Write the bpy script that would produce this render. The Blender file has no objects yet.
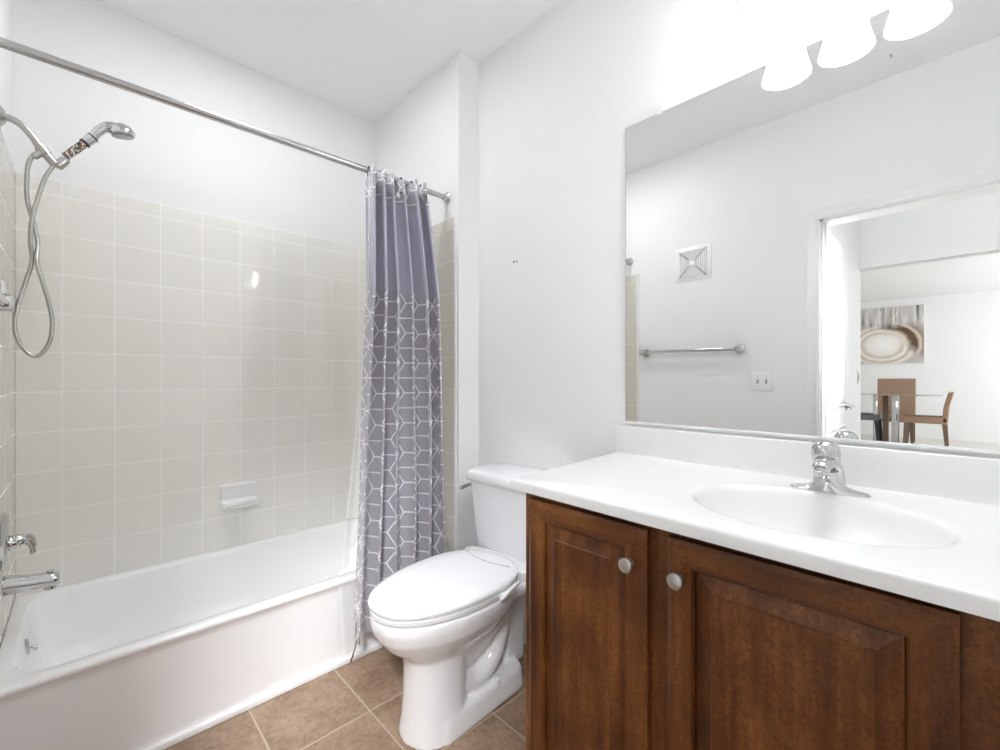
import bpy, bmesh, math, random
from mathutils import Vector, Matrix
R = math.radians
random.seed(7)
S = bpy.context.scene
COL = S.collection

# ------------------------------------------------------------------ camera
cam_d = bpy.data.cameras.new('camera')
cam_d.sensor_width = 36.0
cam_d.lens = 439.78 / 1000 * 36.0
cam_d.shift_x = 0.00263
cam_d.shift_y = 0.00214
cam_d.clip_start = 0.02
cam = bpy.data.objects.new('camera', cam_d)
cam.location = (2.429, -1.4176, 1.1646)
cam.rotation_euler = (R(90), 0, R(46.49))
COL.objects.link(cam)
S.camera = cam

# ------------------------------------------------------------------ world, lights, exposure
S.view_settings.view_transform = 'Standard'
S.view_settings.look = 'None'
S.view_settings.exposure = 0.84
S.view_settings.gamma = 1.0
S.view_settings.use_curve_mapping = False
S.cycles.max_bounces = 14
S.cycles.diffuse_bounces = 9
S.cycles.glossy_bounces = 8
S.cycles.transmission_bounces = 10
S.cycles.transparent_max_bounces = 16
S.cycles.sample_clamp_indirect = 6.0
S.cycles.caustics_reflective = False
S.cycles.caustics_refractive = False
W = bpy.data.worlds.new('sky'); S.world = W
W.use_nodes = True
W.node_tree.nodes['Background'].inputs[0].default_value = (0.85, 0.93, 1.0, 1)
W.node_tree.nodes['Background'].inputs[1].default_value = 1.0

BULB_W = 1.3        # watts of each vanity bulb
SHADE_E = 13.5       # glow of the frosted shades
HALL_W = 0.3
HALL_AIMED_FILL_W = 12.0
BATH_W = 4.3
DINE_W = 64.0

def area(name, loc, rot, sx, sy, power, color=(1, 1, 1)):
    d = bpy.data.lights.new(name, 'AREA'); d.shape = 'RECTANGLE'; d.size = sx; d.size_y = sy
    d.energy = power; d.color = color
    o = bpy.data.objects.new(name, d); o.location = loc; o.rotation_euler = rot
    COL.objects.link(o); return o

def point(name, loc, power, r, color=(1, 1, 1)):
    d = bpy.data.lights.new(name, 'POINT'); d.energy = power; d.shadow_soft_size = r; d.color = color
    o = bpy.data.objects.new(name, d); o.location = loc; COL.objects.link(o); return o

area('hallway_top_fill', (2.45, -2.6, 2.66), (0, 0, 0), 0.9, 1.4, HALL_W, (0.98, 0.99, 1.0))  # unseen area light added as overhead fill for the hall and doorway
sp = area('hallway_aimed_fill', (2.95, -2.05, 2.5), (0, 0, 0), 0.5, 0.5, HALL_AIMED_FILL_W, (0.945, 0.973, 1.0))  # added out-of-view fill, aimed through the doorway at tub, toilet and floor
sp.rotation_euler = (Vector((0.7, -0.75, 0.3)) - Vector((2.95, -2.05, 2.5))).to_track_quat('-Z', 'Y').to_euler()
sp.data.spread = R(62)
area('bathroom_top_fill', (0.76, -0.92, 2.69), (0, 0, 0), 0.24, 0.24, BATH_W, (0.945, 0.973, 1.0))  # extra fill at ceiling level, added out of view to brighten the tub side
area('dining_fill', (4.9, -7.6, 1.5), (0, R(90), 0), 2.2, 4.0, DINE_W, (0.95, 0.98, 1.0))  # unseen fill added to brighten the dining room; no window is modelled

# ------------------------------------------------------------------ materials
def srgb(r, g, b):
    f = lambda c: (c / 255 / 12.92) if c / 255 <= 0.04045 else ((c / 255 + 0.055) / 1.055) ** 2.4
    return (f(r), f(g), f(b), 1)

class NT:
    """tiny node-tree helper"""
    def __init__(self, name):
        self.m = bpy.data.materials.new(name); self.m.use_nodes = True
        self.t = self.m.node_tree; self.N = self.t.nodes; self.L = self.t.links
        self.b = self.N['Principled BSDF']; self.out = self.N['Material Output']
    def node(self, kind, **kw):
        n = self.N.new(kind)
        for k, v in kw.items(): setattr(n, k, v)
        return n
    def link(self, a, b): self.L.new(a, b)
    def m_(self, op, a, b=None, c=None, clamp=False):
        n = self.node('ShaderNodeMath', operation=op); n.use_clamp = clamp
        for i, v in enumerate((a, b, c)):
            if v is None: continue
            if isinstance(v, (int, float)): n.inputs[i].default_value = v
            else: self.link(v, n.inputs[i])
        return n.outputs[0]
    def ramp(self, fac, stops):
        n = self.node('ShaderNodeValToRGB')
        e = n.color_ramp.elements
        while len(e) < len(stops): e.new(0.5)
        for el, (p, c) in zip(e, stops): el.position = p; el.color = c
        self.link(fac, n.inputs[0]); return n.outputs[0]
    def mix(self, fac, a, b):
        n = self.node('ShaderNodeMix', data_type='RGBA')
        for s, v in ((n.inputs[0], fac), (n.inputs[6], a), (n.inputs[7], b)):
            if isinstance(v, (int, float, tuple)): s.default_value = v
            else: self.link(v, s)
        return n.outputs[2]
    def coords(self, which='Object', scale=None):
        tc = self.node('ShaderNodeTexCoord'); o = tc.outputs[which]
        if scale:
            mp = self.node('ShaderNodeMapping'); mp.inputs[3].default_value = scale
            self.link(o, mp.inputs[0]); o = mp.outputs[0]
        return o
    def pos(self):
        g = self.node('ShaderNodeNewGeometry'); return g.outputs['Position']
    def sep(self, v):
        s = self.node('ShaderNodeSeparateXYZ'); self.link(v, s.inputs[0]); return s.outputs
    def noise(self, vec, scale, detail=4, rough=0.5):
        n = self.node('ShaderNodeTexNoise'); n.inputs['Scale'].default_value = scale
        n.inputs['Detail'].default_value = detail; n.inputs['Roughness'].default_value = rough
        self.link(vec, n.inputs['Vector']); return n.outputs[0]
    def bump(self, h, strength, dist):
        n = self.node('ShaderNodeBump'); n.inputs['Strength'].default_value = strength
        n.inputs['Distance'].default_value = dist
        self.link(h, n.inputs['Height']); self.link(n.outputs[0], self.b.inputs['Normal'])
    def set(self, **kw):
        for k, v in kw.items():
            s = self.b.inputs[k.replace('_', ' ')]
            if isinstance(v, (int, float, tuple)): s.default_value = v
            else: self.link(v, s)
        return self

def simple(name, col, rough=0.5, metal=0.0, bump=None, **kw):
    n = NT(name); n.set(Base_Color=col, Roughness=rough, Metallic=metal, **kw)
    v = n.coords()
    ns = n.noise(v, (bump or (60, 0, 0))[0])
    if bump: n.bump(ns, bump[1], bump[2])
    else:
        n.set(Roughness=n.m_('ADD', n.m_('MULTIPLY', ns, 0.04), rough - 0.02))
    return n.m

M = {}
M['paint'] = simple('wall_paint', srgb(240, 240, 240), 0.6, bump=(220, 0.05, 0.002))
M['ceiling'] = simple('ceiling_paint', srgb(246, 246, 246), 0.8, bump=(150, 0.06, 0.002))
M['trim'] = simple('trim_paint', srgb(240, 240, 239), 0.35)
M['acrylic'] = simple('tub_acrylic', srgb(246, 246, 247), 0.16)
M['porcelain'] = simple('toilet_porcelain', srgb(243, 243, 245), 0.10)
M['plastic'] = simple('white_plastic', srgb(240, 241, 242), 0.28)
M['cultured'] = simple('cultured_marble', srgb(234, 234, 233), 0.22)
M['chrome'] = simple('chrome', (0.62, 0.62, 0.62, 1), 0.07, 1.0)
M['steel'] = simple('brushed_steel', (0.52, 0.52, 0.51, 1), 0.24, 1.0)
M['nickel'] = simple('brushed_nickel', (0.50, 0.49, 0.465, 1), 0.30, 1.0)
M['mirror'] = simple('mirror_silver', (0.93, 0.94, 0.935, 1), 0.02, 1.0)
M['mirror'].node_tree.nodes['Principled BSDF'].inputs['Roughness'].default_value = 0.0
for l in list(M['mirror'].node_tree.links):
    if l.to_socket.name == 'Roughness': M['mirror'].node_tree.links.remove(l)
M['mirror'].node_tree.nodes['Principled BSDF'].inputs['Roughness'].default_value = 0.0
M['mirror_edge'] = simple('mirror_edge', srgb(120, 126, 124), 0.3, 0.4)
M['black'] = simple('black_plastic', srgb(32, 30, 32), 0.4)
M['dark'] = simple('dark_recess', srgb(60, 60, 62), 0.6)
M['rubber'] = simple('braided_hose', srgb(70, 66, 62), 0.5)
M['ceramic'] = simple('glazed_ceramic', srgb(242, 242, 241), 0.08)
M['canvas_edge'] = simple('canvas_edge', srgb(225, 220, 214), 0.7)
M['leather'] = simple('tan_upholstery', srgb(158, 130, 108), 0.55, bump=(120, 0.1, 0.002))
M['chair_leg'] = simple('brown_wood_leg', srgb(118, 96, 78), 0.5)
M['grey_chair'] = simple('grey_upholstery', srgb(120, 126, 128), 0.6)
M['toggle'] = simple('toggle_grey', srgb(176, 176, 176), 0.4)
M['rug'] = simple('blue_rug', srgb(96, 160, 210), 0.9, bump=(300, 0.3, 0.004))

def mat_tile(name, horiz_axis, h0, hp, z0, zp, col, grout, rough, gw=0.0022, var=0.03, bump=0.25):
    n = NT(name); s = n.sep(n.pos())
    def cell(v, o, p):
        a = n.m_('DIVIDE', n.m_('SUBTRACT', v, o), p)
        fr = n.m_('FRACT', a)
        d = n.m_('MULTIPLY', n.m_('MINIMUM', fr, n.m_('SUBTRACT', 1.0, fr)), p)
        return n.m_('FLOOR', a), d
    ia, da = cell(s[horiz_axis], h0, hp); iz, dz = cell(s[2], z0, zp)
    d = n.m_('MINIMUM', da, dz)
    g = n.node('ShaderNodeMapRange'); g.interpolation_type = 'SMOOTHSTEP'
    n.link(d, g.inputs[0]); g.inputs[1].default_value = gw * 0.45; g.inputs[2].default_value = gw * 1.1
    wn = n.node('ShaderNodeTexWhiteNoise', noise_dimensions='2D')
    cb = n.node('ShaderNodeCombineXYZ'); n.link(ia, cb.inputs[0]); n.link(iz, cb.inputs[1]); n.link(cb.outputs[0], wn.inputs[0])
    hs = n.node('ShaderNodeHueSaturation'); hs.inputs['Color'].default_value = col
    n.link(n.m_('ADD', n.m_('MULTIPLY', wn.outputs[0], var), 1 - var / 2), hs.inputs['Value'])
    n.set(Base_Color=n.mix(g.outputs[0], grout, hs.outputs[0]),
          Roughness=n.m_('SUBTRACT', 0.55, n.m_('MULTIPLY', g.outputs[0], 0.55 - rough)))
    g2 = n.node('ShaderNodeMapRange'); g2.interpolation_type = 'SMOOTHSTEP'
    n.link(d, g2.inputs[0]); g2.inputs[1].default_value = 0.0; g2.inputs[2].default_value = gw * 2.2
    wav = n.noise(n.pos(), 5.0, 1)
    n.bump(n.m_('ADD', g2.outputs[0], n.m_('MULTIPLY', wav, 1.2)), bump, 0.0012)
    return n.m

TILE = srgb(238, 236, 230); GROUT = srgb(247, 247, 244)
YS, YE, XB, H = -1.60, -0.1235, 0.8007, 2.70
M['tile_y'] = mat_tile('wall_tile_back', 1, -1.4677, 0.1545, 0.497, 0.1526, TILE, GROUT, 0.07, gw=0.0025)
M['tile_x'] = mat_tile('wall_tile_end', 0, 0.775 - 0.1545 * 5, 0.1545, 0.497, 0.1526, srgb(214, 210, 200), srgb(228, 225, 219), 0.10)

def mat_floor():
    n = NT('floor_tile'); s = n.sep(n.pos()); p = 0.305
    def cell(v, o):
        a = n.m_('DIVIDE', n.m_('SUBTRACT', v, o), p); fr = n.m_('FRACT', a)
        return n.m_('FLOOR', a), n.m_('MULTIPLY', n.m_('MINIMUM', fr, n.m_('SUBTRACT', 1.0, fr)), p)
    ia, da = cell(s[0], 1.0097); ib, db = cell(s[1], -0.6833)
    d = n.m_('MINIMUM', da, db)
    g = n.node('ShaderNodeMapRange'); n.link(d, g.inputs[0]); g.inputs[1].default_value = 0.0022; g.inputs[2].default_value = 0.0036
    wn = n.node('ShaderNodeTexWhiteNoise', noise_dimensions='2D')
    cb = n.node('ShaderNodeCombineXYZ'); n.link(ia, cb.inputs[0]); n.link(ib, cb.inputs[1]); n.link(cb.outputs[0], wn.inputs[0])
    off = n.node('ShaderNodeVectorMath', operation='ADD'); n.link(n.pos(), off.inputs[0])
    sc = n.node('ShaderNodeVectorMath', operation='SCALE'); n.link(wn.outputs[1], sc.inputs[0]); sc.inputs[3].default_value = 9.0
    n.link(sc.outputs[0], off.inputs[1])
    n1 = n.noise(off.outputs[0], 7.0, 8, 0.68); n2 = n.noise(off.outputs[0], 55.0, 5, 0.7)
    f = n.m_('ADD', n.m_('MULTIPLY', n1, 0.55), n.m_('MULTIPLY', n2, 0.45))
    c = n.ramp(f, [(0.32, srgb(108, 85, 67)), (0.45, srgb(140, 115, 94)), (0.56, srgb(160, 135, 113)), (0.70, srgb(180, 157, 134))])
    hs = n.node('ShaderNodeHueSaturation'); n.link(c, hs.inputs['Color'])
    n.link(n.m_('ADD', n.m_('MULTIPLY', wn.outputs[0], 0.10), 0.95), hs.inputs['Value'])
    n.set(Base_Color=n.mix(g.outputs[0], srgb(184, 168, 148), hs.outputs[0]), Roughness=0.38)
    n.bump(n.m_('ADD', n.m_('MULTIPLY', g.outputs[0], 1.0), n.m_('MULTIPLY', n2, 0.25)), 0.35, 0.0015)
    return n.m
M['floor'] = mat_floor()

def mat_wood(name, axis, c1, c2, c3):
    """stained maple; grain runs along axis"""
    n = NT(name)
    sc = [26.0, 26.0, 26.0]; sc[axis] = 1.6
    oi = n.node('ShaderNodeObjectInfo')
    v = n.coords('Object'); s = n.node('ShaderNodeVectorMath', operation='ADD'); n.link(v, s.inputs[0])
    k = n.node('ShaderNodeVectorMath', operation='SCALE'); n.link(oi.outputs['Location'], k.inputs[0]); k.inputs[3].default_value = 3.7
    n.link(k.outputs[0], s.inputs[1])
    mp = n.node('ShaderNodeMapping'); mp.inputs[3].default_value = tuple(sc); n.link(s.outputs[0], mp.inputs[0])
    g1 = n.noise(mp.outputs[0], 1.0, 6, 0.6)
    g2 = n.noise(s.outputs[0], 5.0, 4, 0.6)
    g3 = n.noise(s.outputs[0], 160.0, 3, 0.6)
    f = n.m_('ADD', n.m_('ADD', n.m_('MULTIPLY', g1, 0.50), n.m_('MULTIPLY', g2, 0.30)), n.m_('MULTIPLY', g3, 0.20))
    c = n.ramp(f, [(0.38, c1), (0.5, c2), (0.61, c3)])
    n.set(Base_Color=c, Roughness=0.36, Specular_IOR_Level=0.32)
    n.bump(g1, 0.08, 0.001)
    return n.m
WD = (srgb(62, 31, 9), srgb(96, 54, 21), srgb(134, 84, 41))
M['wood_v'] = mat_wood('stained_maple_upright', 2, *WD)
M['wood_h'] = mat_wood('stained_maple_crosswise', 0, *WD)
M['wood_bevel'] = mat_wood('stained_maple_bevel', 0, srgb(50, 34, 28), srgb(70, 50, 40), srgb(94, 70, 54))

def mat_curtain(name):
    """UV in metres: u along the cloth, v height"""
    n = NT(name)
    tc = n.node('ShaderNodeTexCoord'); uv = n.sep(tc.outputs['UV'])
    a = 0.0745; sx, sy = 3 * a, math.sqrt(3) * a
    def local(ox, oy):
        X = n.m_('SUBTRACT', uv[0], ox); Y = n.m_('SUBTRACT', uv[1], oy)
        px = n.m_('MULTIPLY', n.m_('SUBTRACT', n.m_('FRACT', n.m_('ADD', n.m_('DIVIDE', X, sx), 0.5)), 0.5), sx)
        py = n.m_('MULTIPLY', n.m_('SUBTRACT', n.m_('FRACT', n.m_('ADD', n.m_('DIVIDE', Y, sy), 0.5)), 0.5), sy)
        return px, py
    ax, ay = local(0, 0); bx, by = local(sx / 2, sy / 2)
    la = n.m_('ADD', n.m_('MULTIPLY', ax, ax), n.m_('MULTIPLY', ay, ay))
    lb = n.m_('ADD', n.m_('MULTIPLY', bx, bx), n.m_('MULTIPLY', by, by))
    w = n.m_('LESS_THAN', lb, la)
    def pick(p, q): return n.m_('ADD', n.m_('MULTIPLY', q, w), n.m_('MULTIPLY', p, n.m_('SUBTRACT', 1.0, w)))
    px, py = pick(ax, bx), pick(ay, by)
    d = None
    for ang in (90, 150, 30):
        e = n.m_('ABSOLUTE', n.m_('ADD', n.m_('MULTIPLY', px, math.cos(R(ang))), n.m_('MULTIPLY', py, math.sin(R(ang)))))
        d = e if d is None else n.m_('MINIMUM', d, e)
    line = n.node('ShaderNodeMapRange'); n.link(d, line.inputs[0])
    line.inputs[1].default_value = 0.0022; line.inputs[2].default_value = 0.0034
    pat = n.mix(line.outputs[0], srgb(246, 245, 247), srgb(176, 173, 181))
    band = n.m_('MULTIPLY', n.m_('GREATER_THAN', uv[1], 1.525), n.m_('LESS_THAN', uv[1], 1.915))
    weave = n.noise(tc.outputs['UV'], 900, 2)
    plain = srgb(182, 181, 195)
    n.set(Base_Color=n.mix(band, pat, plain), Roughness=0.75)
    n.b.inputs['Sheen Weight'].default_value = 0.25
    n.bump(weave, 0.15, 0.0006)
    # round eyelet holes in the header
    hx = n.m_('MULTIPLY', n.m_('SUBTRACT', n.m_('FRACT', n.m_('ADD', n.m_('DIVIDE', n.m_('SUBTRACT', uv[0], 0.125), 0.29), 0.5)), 0.5), 0.29)
    hz = n.m_('SUBTRACT', uv[1], 1.965)
    r2 = n.m_('SQRT', n.m_('ADD', n.m_('MULTIPLY', hx, hx), n.m_('MULTIPLY', hz, hz)))
    n.set(Alpha=n.m_('GREATER_THAN', r2, 0.014))
    return n.m
M['curtain'] = mat_curtain('curtain_fabric')

def mat_liner():
    n = NT('liner_vinyl'); n.set(Base_Color=(0.93, 0.94, 0.94, 1), Roughness=0.35)
    n.b.inputs['Alpha'].default_value = 0.22
    return n.m
M['liner'] = mat_liner()

def mat_glass(name, col=(0.92, 0.97, 0.96, 1)):
    n = NT(name); n.set(Base_Color=col, Roughness=0.02)
    n.b.inputs['Transmission Weight'].default_value = 1.0; n.b.inputs['IOR'].default_value = 1.2
    return n.m
M['glass'] = mat_glass('clear_glass')
M['clear'] = mat_glass('clear_plastic', (0.97, 0.97, 0.97, 1))

def mat_emit(name, col, strength):
    n = NT(name); n.set(Base_Color=(0.9, 0.9, 0.9, 1), Roughness=0.3)
    n.b.inputs['Emission Color'].default_value = col; n.b.inputs['Emission Strength'].default_value = strength
    return n.m
M['shade'] = mat_emit('frosted_glass_shade', (0.95, 0.975, 1.0, 1), SHADE_E)

def mat_painting():
    n = NT('abstract_painting'); tc = n.coords('Generated')
    s = n.sep(tc)
    nz = n.noise(tc, 3.0, 5, 0.6)
    X = n.m_('SUBTRACT', s[0], 0.50); Z = n.m_('SUBTRACT', s[2], 0.32)
    r = n.m_('SQRT', n.m_('ADD', n.m_('MULTIPLY', X, X), n.m_('MULTIPLY', n.m_('MULTIPLY', Z, Z), 1.25)))
    r = n.m_('ADD', r, n.m_('MULTIPLY', n.m_('SUBTRACT', nz, 0.5), 0.10))
    pale = n.ramp(r, [(0.0, srgb(252, 251, 249)), (0.20, srgb(240, 236, 230)), (0.27, srgb(206, 192, 176)), (0.30, srgb(250, 246, 240)), (0.35, srgb(198, 178, 158)),
                      (0.38, srgb(240, 232, 222)), (0.44, srgb(188, 182, 178)), (0.62, srgb(206, 200, 196))])
    dark = n.ramp(r, [(0.0, srgb(252, 251, 249)), (0.24, srgb(236, 230, 222)), (0.30, srgb(228, 214, 196)), (0.36, srgb(104, 78, 56)), (0.42, srgb(92, 74, 58)),
                      (0.46, srgb(222, 206, 186)), (0.50, srgb(150, 134, 122)), (0.62, srgb(204, 196, 190))])
    q = n.node('ShaderNodeMapRange'); n.link(n.m_('ADD', n.m_('ADD', X, n.m_('MULTIPLY', Z, 0.9)), n.m_('MULTIPLY', nz, 0.3)), q.inputs[0])
    q.inputs[1].default_value = 0.38; q.inputs[2].default_value = 0.52
    rings = n.mix(q.outputs[0], pale, dark)
    wv = n.node('ShaderNodeTexNoise'); wv.inputs['Scale'].default_value = 9.0; wv.inputs['Detail'].default_value = 3
    mp = n.node('ShaderNodeMapping'); mp.inputs[3].default_value = (1.6, 1.0, 0.12); n.link(tc, mp.inputs[0]); n.link(mp.outputs[0], wv.inputs['Vector'])
    bars = n.ramp(wv.outputs[0], [(0.34, srgb(96, 94, 98)), (0.42, srgb(186, 180, 178)), (0.52, srgb(206, 202, 200)), (0.60, srgb(234, 232, 228)), (0.64, srgb(150, 132, 88)), (0.70, srgb(210, 204, 200))])
    top = n.node('ShaderNodeMapRange'); n.link(n.m_('ADD', s[2], n.m_('MULTIPLY', nz, 0.2)), top.inputs[0])
    top.inputs[1].default_value = 0.70; top.inputs[2].default_value = 0.84
    n.set(Base_Color=n.mix(top.outputs[0], rings, bars), Roughness=0.6)
    return n.m
M['painting'] = mat_painting()

def mat_beads():
    n = NT('mineral_beads'); v = n.node('ShaderNodeTexVoronoi'); v.inputs['Scale'].default_value = 210.0
    tc = n.coords('Object'); n.link(tc, v.inputs['Vector'])
    s = n.node('ShaderNodeSeparateColor'); n.link(v.outputs['Color'], s.inputs[0])
    c = n.ramp(s.outputs[0], [(0.0, srgb(50, 40, 34)), (0.3, srgb(120, 64, 44)), (0.5, srgb(214, 206, 196)), (0.72, srgb(90, 90, 80)), (0.9, srgb(235, 230, 222))])
    c.node.color_ramp.interpolation = 'CONSTANT'
    n.set(Base_Color=c, Roughness=0.25)
    return n.m
M['beads'] = mat_beads()

# ------------------------------------------------------------------ mesh helpers
def link(name, me, mat=None, parent=None, smooth=False):
    if mat is not None: me.materials.append(mat)
    if smooth:
        me.polygons.foreach_set('use_smooth', [True] * len(me.polygons))
    o = bpy.data.objects.new(name, me); COL.objects.link(o)
    if parent: o.parent = parent
    return o

def tag(o, label=None, cat=None, group=None, kind=None):
    if label: o['label'] = label
    if cat: o['category'] = cat
    if group: o['group'] = group
    if kind: o['kind'] = kind
    return o

def thing(name, label, cat, loc=(0, 0, 0), rz=0, group=None):
    o = bpy.data.objects.new(name, None); o.empty_display_size = 0.05
    COL.objects.link(o); o.location = loc; o.rotation_euler = (0, 0, rz)
    return tag(o, label, cat, group)

class G:
    """mesh collector; build() links ONE mesh object"""
    def __init__(self): self.bm = bmesh.new()
    def box(self, x0, x1, y0, y1, z0, z1, bevel=0.0, seg=2):
        t = bmesh.new()
        bmesh.ops.create_cube(t, size=1.0)
        for v in t.verts:
            v.co = Vector(((x0 + x1) / 2 + v.co.x * (x1 - x0), (y0 + y1) / 2 + v.co.y * (y1 - y0), (z0 + z1) / 2 + v.co.z * (z1 - z0)))
        if bevel: bmesh.ops.bevel(t, geom=list(t.edges), offset=bevel, segments=seg, profile=0.5, affect='EDGES')
        return self.add(t)
    def add(self, t, mat=None):
        if mat is not None: bmesh.ops.transform(t, matrix=mat, verts=t.verts)
        me = bpy.data.meshes.new('tmp'); t.to_mesh(me); t.free()
        self.bm.from_mesh(me); bpy.data.meshes.remove(me); return self
    def loft(self, rings, cap0=True, cap1=True, closed=True):
        bm = self.bm; vr = [[bm.verts.new(p) for p in r] for r in rings]
        n = len(vr[0])
        for a, b in zip(vr, vr[1:]):
            for i in range(n if closed else n - 1):
                j = (i + 1) % n
                try: bm.faces.new((a[i], a[j], b[j], b[i]))
                except ValueError: pass
        if cap0: bm.faces.new(list(reversed(vr[0])))
        if cap1: bm.faces.new(vr[-1])
        return self
    def tube(self, pts, rad, n=16, caps=True):
        pts = [Vector(p) for p in pts]
        rr = rad if isinstance(rad, (list, tuple)) else [rad] * len(pts)
        rings = []; up = None
        for i, p in enumerate(pts):
            d = (pts[min(i + 1, len(pts) - 1)] - pts[max(i - 1, 0)]).normalized()
            if up is None:
                up = Vector((0, 0, 1)) if abs(d.z) < 0.9 else Vector((1, 0, 0))
            a = (up - d * up.dot(d)).normalized(); b = d.cross(a); up = a
            rings.append([p + (a * math.cos(2 * math.pi * k / n) + b * math.sin(2 * math.pi * k / n)) * rr[i] for k in range(n)])
        return self.loft(rings, caps, caps)
    def lathe(self, prof, origin=(0, 0, 0), axis=(0, 0, 1), n=32, sx=1.0, sy=1.0):
        """prof: (radius, height) along axis"""
        q = Vector((0, 0, 1)).rotation_difference(Vector(axis).normalized()); o = Vector(origin)
        rings = []
        for r, h in prof:
            r = max(r, 1e-5)
            rings.append([o + q @ Vector((r * sx * math.cos(2 * math.pi * k / n), r * sy * math.sin(2 * math.pi * k / n), h)) for k in range(n)])
        return self.loft(rings)
    def prism(self, poly, z0, z1):
        return self.loft([[(x, y, z0) for x, y in poly], [(x, y, z1) for x, y in poly]])
    def build(self, name, mat, parent=None, smooth=True, sharp=35, mods=None):
        bm = self.bm
        bmesh.ops.recalc_face_normals(bm, faces=bm.faces)
        me = bpy.data.meshes.new(name); bm.to_mesh(me); bm.free()
        o = link(name, me, mat, parent, smooth)
        if smooth:
            try: me.set_sharp_from_angle(angle=R(sharp))
            except Exception: pass
        return o

def bez(pts, n=12):
    """Catmull-Rom through points"""
    P = [Vector(p) for p in pts]; P = [P[0] * 2 - P[1]] + P + [P[-1] * 2 - P[-2]]
    out = []
    for i in range(1, len(P) - 2):
        for k in range(n):
            t = k / n; a, b, c, d = P[i - 1], P[i], P[i + 1], P[i + 2]
            out.append(0.5 * ((2 * b) + (c - a) * t + (2 * a - 5 * b + 4 * c - d) * t * t + (3 * b - a - 3 * c + d) * t ** 3))
    out.append(P[-2]); return out

def rrect(x0, x1, y0, y1, r, n=6):
    out = []
    for cx, cy, a0 in ((x1 - r, y1 - r, 0), (x0 + r, y1 - r, 90), (x0 + r, y0 + r, 180), (x1 - r, y0 + r, 270)):
        for k in range(n + 1):
            a = R(a0 + 90 * k / n); out.append((cx + r * math.cos(a), cy + r * math.sin(a)))
    return out

def struct(name, g, mat, smooth=False):
    o = g.build(name, mat, None, smooth) if isinstance(g, G) else g
    o['kind'] = 'structure'; return o

# ------------------------------------------------------------------ room shell
T = 0.12
XR = 2.95       # right wall of the bathroom
struct('floor', G().box(-0.1, XR + .1, YS - T, 0.12, -0.1, 0), M['floor'])
struct('floor_hall', G().box(-1.6, 6.2, -10.5, YS - T, -0.1, 0), simple('pale_hall_floor', srgb(214, 210, 204), 0.45))
struct('ceiling', G().box(-0.1, XR + .1, YS - T, 0.12, H, H + 0.1), M['ceiling'])
struct('wall_left', G().box(-0.12, 0, YS - T, 0.12, 0, H), M['paint'])
struct('wall_front', G().box(XB, XR, 0, 0.12, 0, H), M['paint'])                       # the mirror wall
struct('wall_tub_end', G().box(0, XB, YE, 0.12, 0, H), M['paint'])
struct('wall_right', G().box(XR, XR + 0.12, YS - T, 0.12, 0, H), M['paint'])
DX0, DX1, DZ = 1.888, 2.66, 2.045      # doorway
struct('wall_rear', G().box(0, DX0, YS - T, YS, 0, H).box(DX1, XR, YS - T, YS, 0, H).box(DX0, DX1, YS - T, YS, DZ, H), M['paint'])
# hall and dining space seen through the doorway in the mirror
HY = -3.6; HX = 1.82; HX2 = 3.4
struct('wall_hall_side', G().box(HX - .12, HX, HY, YS - T - 0.001, 0, H), M['paint'])
struct('wall_hall_right', G().box(HX2, HX2 + .12, HY, YS - T - 0.001, 0, H).box(XR + .12, HX2, YS - T, YS - T + .1, 0, H), M['paint'])
struct('wall_header', G().box(HX, HX2, HY, HY + 0.12, 2.10, H).box(-1.5, HX - .12, HY, HY + .12, 0, H).box(HX2 + .12, 6.2, HY, HY + .12, 0, H), M['paint'])
struct('wall_dining_far', G().box(-1.5, 6.2, -10.42, -10.3, 0, H), M['paint'])
struct('wall_dining_left', G().box(-1.6, -1.5, -10.42, HY + 0.12, 0, H), M['paint'])
struct('wall_dining_right', G().box(6.1, 6.2, -10.42, HY, 0, H), M['paint'])
struct('ceiling_hall', G().box(-1.6, 6.2, -10.42, YS - T, H, H + 0.1), M['ceiling'])

def casing(name, x0, x1, zt, y, sgn, w=0.062):
    """door casing: three mitred mouldings of a stepped profile, on wall plane y facing sgn"""
    g = G()
    prof = [(0.0, 0.0), (0.0, 0.012), (0.010, 0.015), (0.016, 0.011), (0.045, 0.017), (0.055, 0.019), (w, 0.016), (w, 0.0)]
    path = [(x0, 0), (x0, zt), (x1, zt), (x1, 0)]
    dirs = [(-1, 0), (-1, 1), (1, 1), (1, 0)]
    rings = [[(px + dx * a, y + sgn * b, pz + dz * a) for a, b in prof] for (px, pz), (dx, dz) in zip(path, dirs)]
    g.loft(rings, True, True, True)
    return g
struct('trim_1', casing('c', DX0, DX1, DZ, YS, 1), M['trim'])
struct('trim_2', G().box(DX0 - 0.001, DX0 + 0.012, YS - T - .001, YS + .001, 0, DZ).box(DX1 - 0.012, DX1 + .001, YS - T - .001, YS + .001, 0, DZ)
       .box(DX0, DX1, YS - T - .001, YS + .001, DZ - 0.012, DZ + .001)
       .box(DX0 + 0.012, DX0 + 0.022, YS - 0.075, YS - 0.04, 0, DZ - .012), M['trim'])
# baseboards
def baseboard(name, x0, x1, y0, y1):
    return struct(name, G().box(x0, x1, y0, y1, 0, 0.085, 0.003), M['trim'])
baseboard('baseboard_front', XB + .012, 1.63, -0.012, 0)
baseboard('baseboard_rear', 0.82, DX0 - 0.064, YS, YS + 0.012)
baseboard('baseboard_stub', XB, XB + 0.012, YE - .0, 0)

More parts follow.
